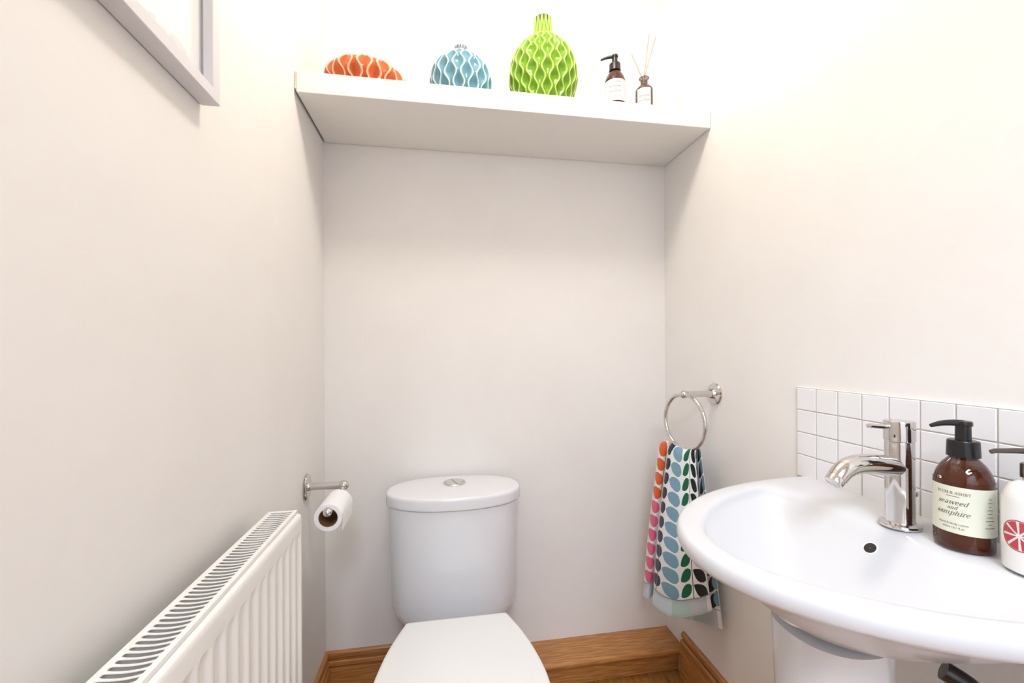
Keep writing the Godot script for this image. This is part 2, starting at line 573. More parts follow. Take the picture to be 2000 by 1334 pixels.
# amber pump bottle; the label's middle faces angle a
func pump_bottle(called: String, label: String, at: Vector3, a: float, spout: float, k: float, paper: Material, narrow: bool):
	var t := thing(called, label, "bottle", at)
	var R := 0.031 * k
	var pr := [Vector2(0.0005, 0.002), Vector2(0.022, 0.001), Vector2(0.0265, 0.0), Vector2(0.0295, 0.003), Vector2(0.031, 0.009), Vector2(0.031, 0.086), Vector2(0.0302, 0.095), Vector2(0.0275, 0.105), Vector2(0.0225, 0.115), Vector2(0.0165, 0.1225), Vector2(0.0135, 0.127), Vector2(0.0130, 0.136)]
	var prof := []
	for p in spline(pr, 4):
		prof.append(p * k)
	part("bottle", lathe(prof, 56), M.amber, t)
	var inner := []
	for p in [Vector2(0.0005, 0.006), Vector2(0.024, 0.006), Vector2(0.0285, 0.012), Vector2(0.0285, 0.092), Vector2(0.026, 0.102), Vector2(0.022, 0.1105), Vector2(0.0005, 0.1105)]:
		inner.append(p * k)
	part("liquid", lathe(inner, 40), M.liquid, t)
	part("dip_tube", lathe([Vector2(0.003, 0.11 * k), Vector2(0.003, 0.134 * k)], 12), M.black, t)
	var y0 := 0.024 * k
	var y1 := 0.088 * k
	var half := 1.75
	var lr := R + 0.0004
	var lb := part("label", band(lr, a - half + 0.35, a + half + 0.35, y0, y1, 60), paper, t)
	lb.set_meta("label", "pale paper label with dark print")
	var ink := []
	var hgt := y1 - y0
	var tr := lr + 0.00025
	ink.append([text_round("PLUM & ASHBY", 0.0036 * k, tr, a, y0 + hgt * 0.86, 0, true), Transform3D()])
	ink.append([text_round("seaweed", 0.0058 * k, tr, a, y0 + hgt * 0.655, 0.45, true), Transform3D()])
	ink.append([text_round("and", 0.0044 * k, tr, a, y0 + hgt * 0.545, 0.45, true), Transform3D()])
	ink.append([text_round("samphire", 0.0058 * k, tr, a, y0 + hgt * 0.43, 0.45, true), Transform3D()])
	ink.append([text_round("Hand & Body Lotion", 0.0026 * k, tr, a, y0 + hgt * 0.20), Transform3D()])
	ink.append([text_round("300ml 10.1 fl oz", 0.0022 * k, tr, a, y0 + hgt * 0.12), Transform3D()])
	var st := SurfaceTool.new()
	for e in ink:
		st.append_from(e[0], 0, e[1])
	part("lettering", st.commit(), M.ink, lb)
	# rows of print too small to read
	var rows := [[band(tr, a - 0.22, a + 0.22, y0 + hgt * 0.785, y0 + hgt * 0.785 + 0.0006 * k, 8), Transform3D()]]
	if not narrow:
		for i in 9:
			var half_row: float = [0.07, 0.10, 0.05, 0.13, 0.10, 0.15, 0.18, 0.08, 0.2][i]
			var yy := y0 + hgt * (0.80 - i * 0.075)
			rows.append([band(tr, a + 1.22 - half_row, a + 1.22 + half_row, yy, yy + 0.0007 * k, 6), Transform3D()])
	part("small_print", merge(rows), M.ink, lb)
	part("pump_collar", lathe([Vector2(0.0005, 0.1265 * k), Vector2(0.0175 * k, 0.1265 * k), Vector2(0.0175 * k, 0.128 * k), Vector2(0.0168 * k, 0.147 * k), Vector2(0.0155 * k, 0.149 * k), Vector2(0.0085 * k, 0.1495 * k), Vector2(0.0005, 0.1495 * k)], 40), M.black, t)
	part("pump_stem", lathe([Vector2(0.0085 * k, 0.149 * k), Vector2(0.0082 * k, 0.170 * k)], 28), M.black, t)
	var head := part("pump_head", lathe([Vector2(0.0005, 0.169 * k), Vector2(0.0095 * k, 0.169 * k), Vector2(0.0100 * k, 0.171 * k), Vector2(0.0094 * k, 0.1755 * k), Vector2(0.0005, 0.1768 * k)], 28), M.black, t)
	var d := Vector3(sin(spout), 0, cos(spout))
	var path := [d * 0.0 + Vector3(0, 0.1728 * k, 0), d * 0.016 * k + Vector3(0, 0.1734 * k, 0), d * 0.030 * k + Vector3(0, 0.1722 * k, 0), d * 0.042 * k + Vector3(0, 0.1690 * k, 0)]
	part("nozzle", tube(spline(path, 4), [0.0045 * k, 0.0045 * k, 0.0045 * k, 0.0045 * k, 0.0043 * k, 0.0042 * k, 0.004 * k, 0.0038 * k, 0.0036 * k, 0.0034 * k, 0.0031 * k, 0.0028 * k, 0.0026 * k], 14), M.black, head)
	return t

func make_shelf_bottles():
	var cam := Vector3(0.3694, 0, 1.4045)
	var p := Vector3(0.886, SHELF, 0.205)
	var d := cam - p
	pump_bottle("lotion_bottle", "small amber pump bottle with white label beside reed diffuser on shelf", p, atan2(d.x, d.z) + 0.05, -2.0, 1.0, M.label_white, true)
	p = Vector3(0.980, SHELF, 0.205)
	d = cam - p
	var a := atan2(d.x, d.z)
	var t := thing("reed_diffuser", "small amber reed diffuser bottle with three thin reeds on shelf", "diffuser", p)
	var pr := spline([Vector2(0.0005, 0.001), Vector2(0.020, 0.0), Vector2(0.0255, 0.004), Vector2(0.026, 0.012), Vector2(0.026, 0.072), Vector2(0.0245, 0.080), Vector2(0.019, 0.0875), Vector2(0.0125, 0.091), Vector2(0.011, 0.096), Vector2(0.0108, 0.110), Vector2(0.0112, 0.1125), Vector2(0.0145, 0.1140), Vector2(0.0148, 0.1165), Vector2(0.0125, 0.1185)], 3)
	part("bottle", lathe(pr, 48), M.amber, t)
	part("liquid", lathe([Vector2(0.0005, 0.004), Vector2(0.0235, 0.006), Vector2(0.0235, 0.074), Vector2(0.0005, 0.074)], 32), M.liquid, t)
	var lb := part("label", band(0.0263, a - 0.82, a + 0.82, 0.012, 0.074, 24), M.label_white, t)
	var st := SurfaceTool.new()
	for e in [["seaweed", 0.0055, 0.050], ["and", 0.004, 0.043], ["samphire", 0.0055, 0.036]]:
		st.append_from(text_round(e[0], e[1], 0.0266, a, e[2], 0.45, true), 0, Transform3D())
	part("lettering", st.commit(), M.ink, lb)
	for e in [Vector3(0.9425, 1.998, 0.200), Vector3(0.9995, 2.066, 0.201), Vector3(1.0185, 2.055, 0.206)]:
		var top: Vector3 = e - p
		var low := Vector3(-top.x * 0.30, 0.076, (0.205 - e.z) * 0.5)
		low = low + (top - low) * 0.02
		part("reed", tube([low, top], 0.0011, 8), M.reed, t)
	var b := thing("white_carton", "small plain white box beside the reed diffuser on shelf", "box", Vector3(1.070, SHELF, 0.165))
	part("carton_body", box(Vector3(0.047, 0.122, 0.042), 0.0008), M.paper, b, Vector3(0, 0.061, 0))
	part("carton_flap", box(Vector3(0.046, 0.0012, 0.041), 0.0003), M.paper, b, Vector3(0, 0.1226, 0))

# ------------------------------------------------------------------ picture
func make_picture():
	var z0 := 0.684
	var z1 := 1.10
	var y0 := 1.481
	var y1 := 2.06
	var dep := 0.0285
	var fw := 0.019
	var t := thing("picture_frame", "pale grey wooden picture frame with glass hung above the radiator", "picture", Vector3(0, y0, z0))
	var zw := z1 - z0
	var yh := y1 - y0
	# rails: profile in (in from the outer edge, out from the wall), mitred
	var prof := [Vector2(0, 0.002), Vector2(0, dep - 0.001), Vector2(0.001, dep), Vector2(fw - 0.001, dep), Vector2(fw, dep - 0.001), Vector2(fw, dep - 0.014), Vector2(fw - 0.004, dep - 0.014), Vector2(fw - 0.004, 0.002)]
	var corners := [Vector2(0, 0), Vector2(zw, 0), Vector2(zw, yh), Vector2(0, yh)]
	for c in 4:
		var p0: Vector2 = corners[c]
		var p1: Vector2 = corners[(c + 1) % 4]
		var al := (p1 - p0).normalized()
		var inn := Vector2(-al.y, al.x)
		var rings := []
		for p in creased(prof + [prof[0]], 0.5):
			var q0: Vector2 = p0 + (inn + al) * p.x
			var q1: Vector2 = p1 + (inn - al) * p.x
			rings.append(PackedVector3Array([Vector3(p.y, q0.y, q0.x), Vector3(p.y, q1.y, q1.x)]))
		part("frame_rail", loft(rings, false, false, false, true), M.frame, t)
	part("mount_board", box(Vector3(0.002, yh - 0.03, zw - 0.03), 0), M.paper, t, Vector3(dep - 0.0195, yh / 2, zw / 2))
	part("glass_pane", box(Vector3(0.0018, yh - 0.031, zw - 0.031), 0), M.glass, t, Vector3(dep - 0.0165, yh / 2, zw / 2))
	part("backing_board", box(Vector3(0.004, yh - 0.032, zw - 0.032), 0), M.card_core, t, Vector3(0.005, yh / 2, zw / 2))

# ------------------------------------------------------------------ toilet
func egg(cx: float, cz: float, a: float, b0: float, b1: float, e: float, n := 72) -> PackedVector2Array:
	var o := PackedVector2Array()
	for i in n:
		var t := TAU * i / n
		var c := cos(t)
		var s := sin(t)
		o.append(Vector2(cx + a * signf(c) * pow(absf(c), 2.0 / e), cz + (b1 if s > 0 else b0) * signf(s) * pow(absf(s), 2.0 / e)))
	return o

func ring_at(o: PackedVector2Array, y: float, k := 1.0, c := Vector2.ZERO) -> PackedVector3Array:
	var r := PackedVector3Array()
	for p in o:
		var q := c + (p - c) * k
		r.append(Vector3(q.x, y, q.y))
	return r

func make_toilet():
	var t := thing("toilet", "white close-coupled toilet with lid closed and chrome flush button", "toilet", Vector3(0.402, 0, 0))
	var c := Vector2(0, 0.12)
	var lid := egg(0, 0.12, 0.200, 0.109, 0.112, 2.25)
	var body := egg(0, 0.12, 0.195, 0.105, 0.107, 2.3)
	part("cistern", loft([ring_at(body, 0.301, 0.60, c), ring_at(body, 0.305, 0.80, c), ring_at(body, 0.320, 0.89, c), ring_at(body, 0.345, 0.93, c), ring_at(body, 0.41, 0.95, c), ring_at(body, 0.52, 0.965, c), ring_at(body, 0.62, 0.985, c), ring_at(body, 0.6495, 0.99, c)], true, true, true, false), M.ceramic, t)
	var l := part("cistern_lid", loft([ring_at(lid, 0.6515, 0.90, c), ring_at(lid, 0.6515, 0.965, c), ring_at(lid, 0.6515, 0.985, c), ring_at(lid, 0.6535, 0.997, c), ring_at(lid, 0.658, 1.0, c), ring_at(lid, 0.676, 1.0, c), ring_at(lid, 0.682, 0.994, c), ring_at(lid, 0.6855, 0.975, c), ring_at(lid, 0.687, 0.94, c), ring_at(lid, 0.6895, 0.7, c), ring_at(lid, 0.6905, 0.4, c), ring_at(lid, 0.691, 0.1, c)], true, true, true, false), M.ceramic, t)
	var b := part("flush_button", lathe([Vector2(0.0345, 0.0), Vector2(0.0345, 0.003), Vector2(0.033, 0.0045), Vector2(0.0285, 0.005), Vector2(0.0275, 0.0035)], 48), M.chrome, l, Vector3(0, 0.6902, 0.105))
	for s in [-1, 1]:
		var o := PackedVector2Array()
		for i in 25:
			var a := -PI / 2 + PI * i / 24
			o.append(Vector2(0.0008 + cos(a) * 0.026, sin(a) * 0.0268))
		var bm := slab(o, 0.001, 0.0052, 0.0008, 2)
		part("button_half", bm, M.chrome, b, Vector3(0, 0, 0), Vector3(0, 0.35 + (PI if s < 0 else 0.0), 0))
	# pan: from the foot up to the rim, with a deck that carries the cistern
	var rings := []
	for e in [[0.0, 0.095, 0.36, 0.21, 0.16], [0.05, 0.093, 0.36, 0.21, 0.16], [0.15, 0.096, 0.38, 0.2, 0.2], [0.24, 0.12, 0.46, 0.2, 0.235], [0.31, 0.150, 0.50, 0.215, 0.225], [0.37, 0.168, 0.52, 0.2, 0.213], [0.383, 0.168, 0.52, 0.195, 0.208], [0.385, 0.15, 0.52, 0.18, 0.19]]:
		rings.append(ring_at(egg(0, e[2], e[1], e[3], e[4], 2.4), e[0] + 0.001))
	part("pan", loft(rings, true, true, true, false), M.ceramic, t)
	part("cistern_deck", loft([ring_at(egg(0, 0.20, 0.10, 0.06, 0.15, 2.6), 0.12), ring_at(egg(0, 0.17, 0.125, 0.13, 0.19, 3.0), 0.24), ring_at(egg(0, 0.165, 0.135, 0.14, 0.2, 3.0), 0.292), ring_at(egg(0, 0.165, 0.13, 0.135, 0.195, 3.0), 0.300)], true, true, true, false), M.ceramic, t)
	# seat and lid: straight back edge, sides that swell, rounded front
	var hw := spline([Vector2(0.330, 0.128), Vector2(0.38, 0.147), Vector2(0.44, 0.165), Vector2(0.52, 0.179), Vector2(0.58, 0.181), Vector2(0.64, 0.172), Vector2(0.69, 0.145), Vector2(0.725, 0.10), Vector2(0.738, 0.05)], 5)
	var o := PackedVector2Array()
	o.append(Vector2(0.124, 0.3265))
	for p in hw:
		o.append(Vector2(p.y, p.x))
	for i in hw.size():
		var p = hw[hw.size() - 1 - i]
		o.append(Vector2(-p.y, p.x))
	o.append(Vector2(-0.124, 0.3265))
	var oc := Vector2(0, 0.52)
	part("seat", loft([ring_at(o, 0.387, 0.96, oc), ring_at(o, 0.387, 0.985, oc), ring_at(o, 0.392, 0.99, oc), ring_at(o, 0.401, 0.985, oc), ring_at(o, 0.402, 0.97, oc)], true, true, true, true), M.seat, t)
	part("seat_lid", loft([ring_at(o, 0.4035, 0.97, oc), ring_at(o, 0.4035, 0.99, oc), ring_at(o, 0.406, 0.998, oc), ring_at(o, 0.412, 1.0, oc), ring_at(o, 0.4165, 0.996, oc), ring_at(o, 0.419, 0.985, oc), ring_at(o, 0.4205, 0.95, oc), ring_at(o, 0.423, 0.7, oc), ring_at(o, 0.4245, 0.4, oc), ring_at(o, 0.425, 0.1, oc)], true, true, true, true), M.seat, t)
	for s in [-1, 1]:
		part("hinge", tube([Vector3(s * 0.075 - 0.014, 0.395, 0.318), Vector3(s * 0.075 + 0.014, 0.395, 0.318)], 0.009, 20), M.chrome, t)

# ------------------------------------------------------------------ toilet roll and holder
func make_roll():
	var bx := 0.0985
	var by := 0.729
	var bz := 0.190
	var t := thing("toilet_roll_holder", "chrome toilet roll holder with domed end on the radiator wall", "roll holder", Vector3(0, by, bz))
	part("wall_plate", slab(rrect(0.070, 0.048, 0.0235, 8), 0.0, 0.009, 0.005, 4, 0), M.chrome, t)
	part("arm", tube(spline([Vector3(0.006, 0, 0), Vector3(0.012, 0, 0), Vector3(0.03, 0.0005, 0), Vector3(0.06, -0.0003, 0), Vector3(0.09, 0, 0)], 4), [0.0140, 0.0130, 0.0120, 0.0112, 0.0107, 0.0103, 0.0100, 0.0098, 0.0097, 0.0096, 0.0096, 0.0095, 0.0095, 0.0095, 0.0096, 0.0098, 0.0100], 24), M.chrome, t)
	var ball := SphereMesh.new()
	ball.radius = 0.0135
	ball.height = 0.027
	part("joint", ball, M.chrome, t, Vector3(bx, 0, 0))
	part("roller_bar", tube([Vector3(bx, -0.002, 0.0), Vector3(bx, -0.010, 0.03), Vector3(bx, -0.0125, 0.158)], 0.0062, 20), M.chrome, t)
	var knob := SphereMesh.new()
	knob.radius = 0.0112
	knob.height = 0.0224
	part("bar_knob", knob, M.chrome, t, Vector3(bx, -0.0125, 0.163))
	# roll hangs on the bar
	var core := 0.0212
	var r := 0.0325
	var r2 := thing("toilet_roll", "nearly finished white toilet paper roll hanging on chrome holder", "toilet roll", Vector3(bx, by - 0.0125 - core + 0.0064, bz + 0.052))
	var len := 0.108
	var prof := [Vector2(core + 0.0008, 0.0), Vector2(r - 0.0008, 0.0), Vector2(r, 0.001), Vector2(r, len - 0.001), Vector2(r - 0.0008, len), Vector2(core + 0.0008, len), Vector2(core + 0.0008, 0.0)]
	part("paper", lathe(prof, 56), M.tissue, r2, Vector3.ZERO, Vector3(PI / 2, 0, 0))
	var sheet := []
	for i in 8:
		var a := 0.9 + 0.10 * i
		var rr := r + 0.0006
		var q := Vector3(sin(PI / 2) * rr * cos(0.0), 0, 0)
		q = Vector3(rr * cos(0.35 - i * 0.06), rr * sin(0.35 - i * 0.06), 0)
		sheet.append(PackedVector3Array([q, q + Vector3(0, 0, len)]))
	for i in 4:
		var q := Vector3(r * 0.995 + 0.0006 - i * 0.0006, -0.008 - i * 0.0085, 0)
		sheet.append(PackedVector3Array([q, q + Vector3(0, 0, len)]))
	part("loose_sheet", loft(sheet, false), M.tissue, r2)
	part("core", lathe([Vector2(core - 0.0008, 0.0005), Vector2(core + 0.0006, 0.0005), Vector2(core + 0.0006, len - 0.0005), Vector2(core - 0.0008, len - 0.0005), Vector2(core - 0.0008, 0.0005)], 48), M.card_core, r2, Vector3.ZERO, Vector3(PI / 2, 0, 0))

# ------------------------------------------------------------------ radiator
func make_radiator():
	var z0 := 0.5315
	var z1 := 1.27
	var top := 0.79
	var bot := 0.19
	var t := thing("radiator", "white panel radiator with slotted top grille under the picture frame", "radiator", Vector3(0, bot, z0))
	var L := z1 - z0
	var H := top - bot
	# fluted front panel
	var xs := 0.0965
	var px := 0.0318
	var n := int(L / px)
	var m0 := (L - n * px) / 2
	var zz := []
	for i in n:
		var c := m0 + px * i
		for e in [[0.0, 0.0], [0.18, 0.0], [0.30, 0.0035], [0.36, 0.0045], [0.64, 0.0045], [0.70, 0.0035], [0.82, 0.0]]:
			zz.append(Vector2(c + e[0] * px, e[1]))
	zz.push_front(Vector2(0.001, 0.0))
	zz.append(Vector2(L - m0, 0.0))
	zz.append(Vector2(L - 0.001, 0.0))
	var rows := [[0.0, -0.011, 0.0], [0.002, -0.004, 0.0], [0.006, -0.001, 0.0], [0.011, 0.0, 0.0], [0.036, 0.0, 0.0], [0.042, 0.0, 0.5], [0.050, 0.0, 1.0], [H - 0.056, 0.0, 1.0], [H - 0.046, 0.0, 0.7], [H - 0.040, 0.0, 0.12], [H - 0.0385, 0.0, 0.0], [H - 0.018, 0.0, 0.0], [H - 0.011, -0.0008, 0.0], [H - 0.008, -0.0035, 0.0], [H - 0.0068, -0.007, 0.0]]
	var rings := []
	for r in rows:
		var ring := PackedVector3Array()
		for p in zz:
			ring.append(Vector3(xs + r[1] - p.y * r[2], r[0], p.x))
		rings.append(ring)
	part("front_panel", loft(rings, false, false, false, true), M.rad, t)
	part("panel_back", box(Vector3(0.004, H - 0.02, L - 0.004), 0.001), M.rad, t, Vector3(xs - 0.010, H / 2 - 0.004, L / 2))
	for s in 2:
		part("panel_side", box(Vector3(0.010, H - 0.012, 0.0016), 0.0005), M.rad, t, Vector3(xs - 0.0062, H / 2 - 0.003, 0.0008 if s == 0 else L - 0.0008))
		part("side_cover", box(Vector3(0.046, H - 0.03, 0.0014), 0.0004), M.rad, t, Vector3(0.064, H / 2 - 0.005, 0.0022 if s == 0 else L - 0.0022))
	# grille: two edge strips, end strips and one slat between every two slots
	var g := part("grille", merge([[box(Vector3(0.0075, 0.0030, L), 0.0008), shift(Vector3(0.0408, 0, L / 2))], [box(Vector3(0.0065, 0.0034, L), 0.0008), shift(Vector3(0.0858, 0, L / 2))],
		[box(Vector3(0.040, 0.0028, 0.006), 0.0008), shift(Vector3(0.064, 0, 0.003))], [box(Vector3(0.040, 0.0028, 0.006), 0.0008), shift(Vector3(0.064, 0, L - 0.003))],
		[box(Vector3(0.0012, 0.012, L), 0.0004), shift(Vector3(0.0376, -0.006, L / 2))], [box(Vector3(0.0012, 0.010, L), 0.0004), shift(Vector3(0.0885, -0.005, L / 2))]]), M.rad, t, Vector3(0, H - 0.0015, 0))
	# slat: a thin strip, arched along its length and rounded at the slot ends
	var sl := []
	for j in 17:
		var f := 0.5 - 0.5 * cos(PI * j / 16.0)
		var x := lerpf(0.0435, 0.0835, f)
		var w := 0.0017 + 0.0026 * pow(absf(2 * f - 1), 16)
		var y := -0.0018 * sin(PI * f)
		var tw := -0.0004 * (1.0 - pow(absf(2 * f - 1), 4))
		sl.append(PackedVector3Array([Vector3(x, y + 0.0008 + tw, -w), Vector3(x, y + 0.0008 - tw, w), Vector3(x, y - 0.0012 - tw, w), Vector3(x, y - 0.0012 + tw, -w)]))
	var slat := loft(sl, true, false, false, false)
	var count := int((L - 0.016) / 0.0094)
	for i in count:
		part("slat", slat, M.rad, g, Vector3(0, 0, 0.0125 + i * 0.0094))
	# folded convector sheet inside
	var fin := []
	var k := int(L / 0.0125)
	for i in k:
		var c := 0.008 + i * 0.0125
		for e in [[0.0, 0.076], [0.0045, 0.076], [0.0062, 0.046], [0.0107, 0.046]]:
			if c + e[0] < L - 0.006:
				fin.append(Vector2(e[1], c + e[0]))
	var lo := PackedVector3Array()
	var hi := PackedVector3Array()
	for p in fin:
		lo.append(Vector3(p.x, 0.05, p.y))
		hi.append(Vector3(p.x, H - 0.035, p.y))
	part("convector_fins", loft([lo, hi], false), M.rad, t)
	for s in [0.12, 0.62]:
		part("wall_bracket", box(Vector3(0.058, 0.34, 0.02), 0.001), M.rad, t, Vector3(0.031, 0.33, s))
	for s in 2:
		part("valve_pipe", tube([Vector3(0.07, -0.19 + 0.001, 0.025 if s == 0 else L - 0.025), Vector3(0.07, 0.06, 0.025 if s == 0 else L - 0.025)], 0.0075, 16), M.chrome, t)

# ------------------------------------------------------------------ towel ring and towel
func make_towel():
	var kx := 1.060
	var ky := 0.966
	var kz := 0.282
	var t := thing("towel_ring", "chrome towel ring on round wall plate beside the basin", "towel ring", Vector3(W, ky, kz))
	part("wall_plate", lathe([Vector2(0.0005, 0.0), Vector2(0.0315, 0.0), Vector2(0.032, 0.003), Vector2(0.0295, 0.0065), Vector2(0.023, 0.0085), Vector2(0.016, 0.010), Vector2(0.0125, 0.016)], 40), M.chrome, t, Vector3.ZERO, Vector3(0, 0, PI / 2))
	part("arm", tube(spline([Vector3(-0.008, 0, 0), Vector3(-0.03, 0, 0), Vector3(-0.065, 0, 0), Vector3(-0.092, 0, 0)], 4), [0.0135, 0.0122, 0.011, 0.0101, 0.0096, 0.0092, 0.009, 0.0088, 0.0087, 0.0087, 0.0087, 0.0089, 0.0092], 24), M.chrome, t)
	var ball := SphereMesh.new()
	ball.radius = 0.0118
	ball.height = 0.0236
	part("knuckle", ball, M.chrome, t, Vector3(kx - W, 0, 0))
	var R := 0.080
	var al := deg_to_rad(10)
	var ring := []
	for i in 65:
		var a := TAU * i / 64 + 0.0001
		ring.append(Vector3(kx - W + sin(a) * R * sin(al), -R + cos(a) * R, sin(a) * R * cos(al)))
	part("ring", tube(ring, 0.0058, 16, false), M.chrome, t)
	# towel: rows of points across its width, from the front hem over the ring to the back hem
	var us := [0.0, 0.1, 0.2, 0.27, 0.35, 0.5, 0.65, 0.8, 1.0]
	var fb := [Vector3(1.005, 0.300, 0.135), Vector3(0.997, 0.318, 0.178), Vector3(1.022, 0.322, 0.168), Vector3(0.992, 0.332, 0.226), Vector3(0.983, 0.345, 0.281), Vector3(0.995, 0.357, 0.330), Vector3(1.020, 0.366, 0.349), Vector3(1.050, 0.374, 0.359), Vector3(1.096, 0.379, 0.354)]
	var ft := [Vector3(1.040, 0.775, 0.172), Vector3(1.034, 0.782, 0.206), Vector3(1.052, 0.779, 0.206), Vector3(1.034, 0.783, 0.240), Vector3(1.033, 0.785, 0.266), Vector3(1.038, 0.788, 0.292), Vector3(1.045, 0.790, 0.313), Vector3(1.054, 0.794, 0.324), Vector3(1.066, 0.799, 0.326)]
	var bt := [Vector3(1.078, 0.775, 0.165), Vector3(1.080, 0.78, 0.190), Vector3(1.088, 0.78, 0.205), Vector3(1.080, 0.783, 0.225), Vector3(1.082, 0.785, 0.25), Vector3(1.084, 0.787, 0.27), Vector3(1.086, 0.79, 0.29), Vector3(1.088, 0.793, 0.305), Vector3(1.090, 0.796, 0.318)]
	var bb := [Vector3(1.118, 0.235, 0.125), Vector3(1.105, 0.245, 0.160), Vector3(1.118, 0.250, 0.185), Vector3(1.104, 0.262, 0.205), Vector3(1.102, 0.272, 0.225), Vector3(1.106, 0.288, 0.255), Vector3(1.112, 0.300, 0.285), Vector3(1.120, 0.312, 0.318), Vector3(1.130, 0.322, 0.352)]
	var nu := 64
	var sample := func(row: Array, u: float) -> Vector3:
		for i in us.size() - 1:
			if u <= us[i + 1] + 1e-6:
				var f: float = (u - us[i]) / (us[i + 1] - us[i])
				return row[i].cubic_interpolate(row[i + 1], row[maxi(i - 1, 0)], row[mini(i + 2, row.size() - 1)], f)
		return row[row.size() - 1]
	var vs := []
	for i in 41:
		vs.append(float(i) / 40 * 0.47)
	for i in range(1, 9):
		vs.append(0.47 + 0.06 * i / 8.0)
	for i in range(1, 41):
		vs.append(0.53 + 0.47 * i / 40.0)
	var grid := []
	for v in vs:
		var r := PackedVector3Array()
		for i in nu + 1:
			var u := float(i) / nu
			var p: Vector3
			var a: Vector3 = sample.call(ft, u)
			var b: Vector3 = sample.call(bt, u)
			if v <= 0.47:
				var f: float = v / 0.47
				var low: Vector3 = sample.call(fb, u)
				p = low.lerp(a, f)
				p.x -= 0.006 * sin(PI * f) + 0.0012 * sin(u * 31.0 + f * 5.0) * (1.0 - f)
				p.z += 0.0015 * sin(u * 23.0 + f * 3.0) * (1.0 - f)
			elif v <= 0.53:
				var f: float = (v - 0.47) / 0.06
				p = a.lerp(b, 0.5 - 0.5 * cos(PI * f))
				p.y += sin(PI * f) * (0.030 - 0.010 * u + 0.004 * sin(u * 9.0))
			else:
				var f: float = (v - 0.53) / 0.47
				p = b.lerp(sample.call(bb, u), f)
			r.append(p)
		grid.append(r)
	var tw := thing("hand_towel", "white hand towel with blue green and orange leaf columns hanging on chrome ring", "towel", Vector3(1.06, 0.80, 0.25))
	var origin := Vector3(1.06, 0.80, 0.25)
	var cloth := mat(Color.WHITE, 0.95)
	cloth.albedo_texture = towel_print()
	cloth.heightmap_enabled = true
	cloth.heightmap_texture = ImageTexture.create_from_image(noise_image(256, 0.25, 2, 31))
	cloth.heightmap_scale = 0.03
	cloth.rim_enabled = true
	cloth.rim = 0.3
	var hem := 4
	part("terry_cloth", cloth_mesh(grid, vs, hem, grid.size() - 1 - hem, nu, origin), cloth, tw)
	part("hem_band", cloth_mesh(grid, vs, 0, hem, nu, origin), cloth, tw)
	part("hem_band", cloth_mesh(grid, vs, grid.size() - 1 - hem, grid.size() - 1, nu, origin), cloth, tw)

func cloth_mesh(grid: Array, vs: Array, j0: int, j1: int, nu: int, origin: Vector3) -> ArrayMesh:
	var v := PackedVector3Array()
	var uv := PackedVector2Array()
	var idx := PackedInt32Array()
	var row := nu + 1
	var th := 0.0014
	for side in 2:
		for j in range(j0, j1 + 1):
			for i in row:
				var du: Vector3 = grid[j][mini(i + 1, nu)] - grid[j][maxi(i - 1, 0)]
				var dv: Vector3 = grid[mini(j + 1, grid.size() - 1)][i] - grid[maxi(j - 1, 0)][i]
				var n := du.cross(dv).normalized()
				v.append(grid[j][i] - origin + n * (th if side == 0 else -th))
				uv.append(Vector2(float(i) / nu, 1.0 - vs[j]))
	var rows := j1 - j0 + 1
	for side in 2:
		var base := side * rows * row
		for j in rows - 1:
			for i in nu:
				var a := base + j * row + i
				var b := a + 1
				var c := a + row
				var d := c + 1
				if side == 0:
					idx.append_array([a, c, b, b, c, d])
				else:
					idx.append_array([a, b, c, b, d, c])
	var o := rows * row
	for j in rows - 1:
		for i in [0, nu]:
			var a: int = j * row + i
			idx.append_array([a, a + o, a + row, a + row, a + o, a + o + row])
	for j in [0, rows - 1]:
		for i in nu:
			var a: int = j * row + i
			idx.append_array([a, a + 1, a + o, a + 1, a + o + 1, a + o])
	return build(v, idx, uv)

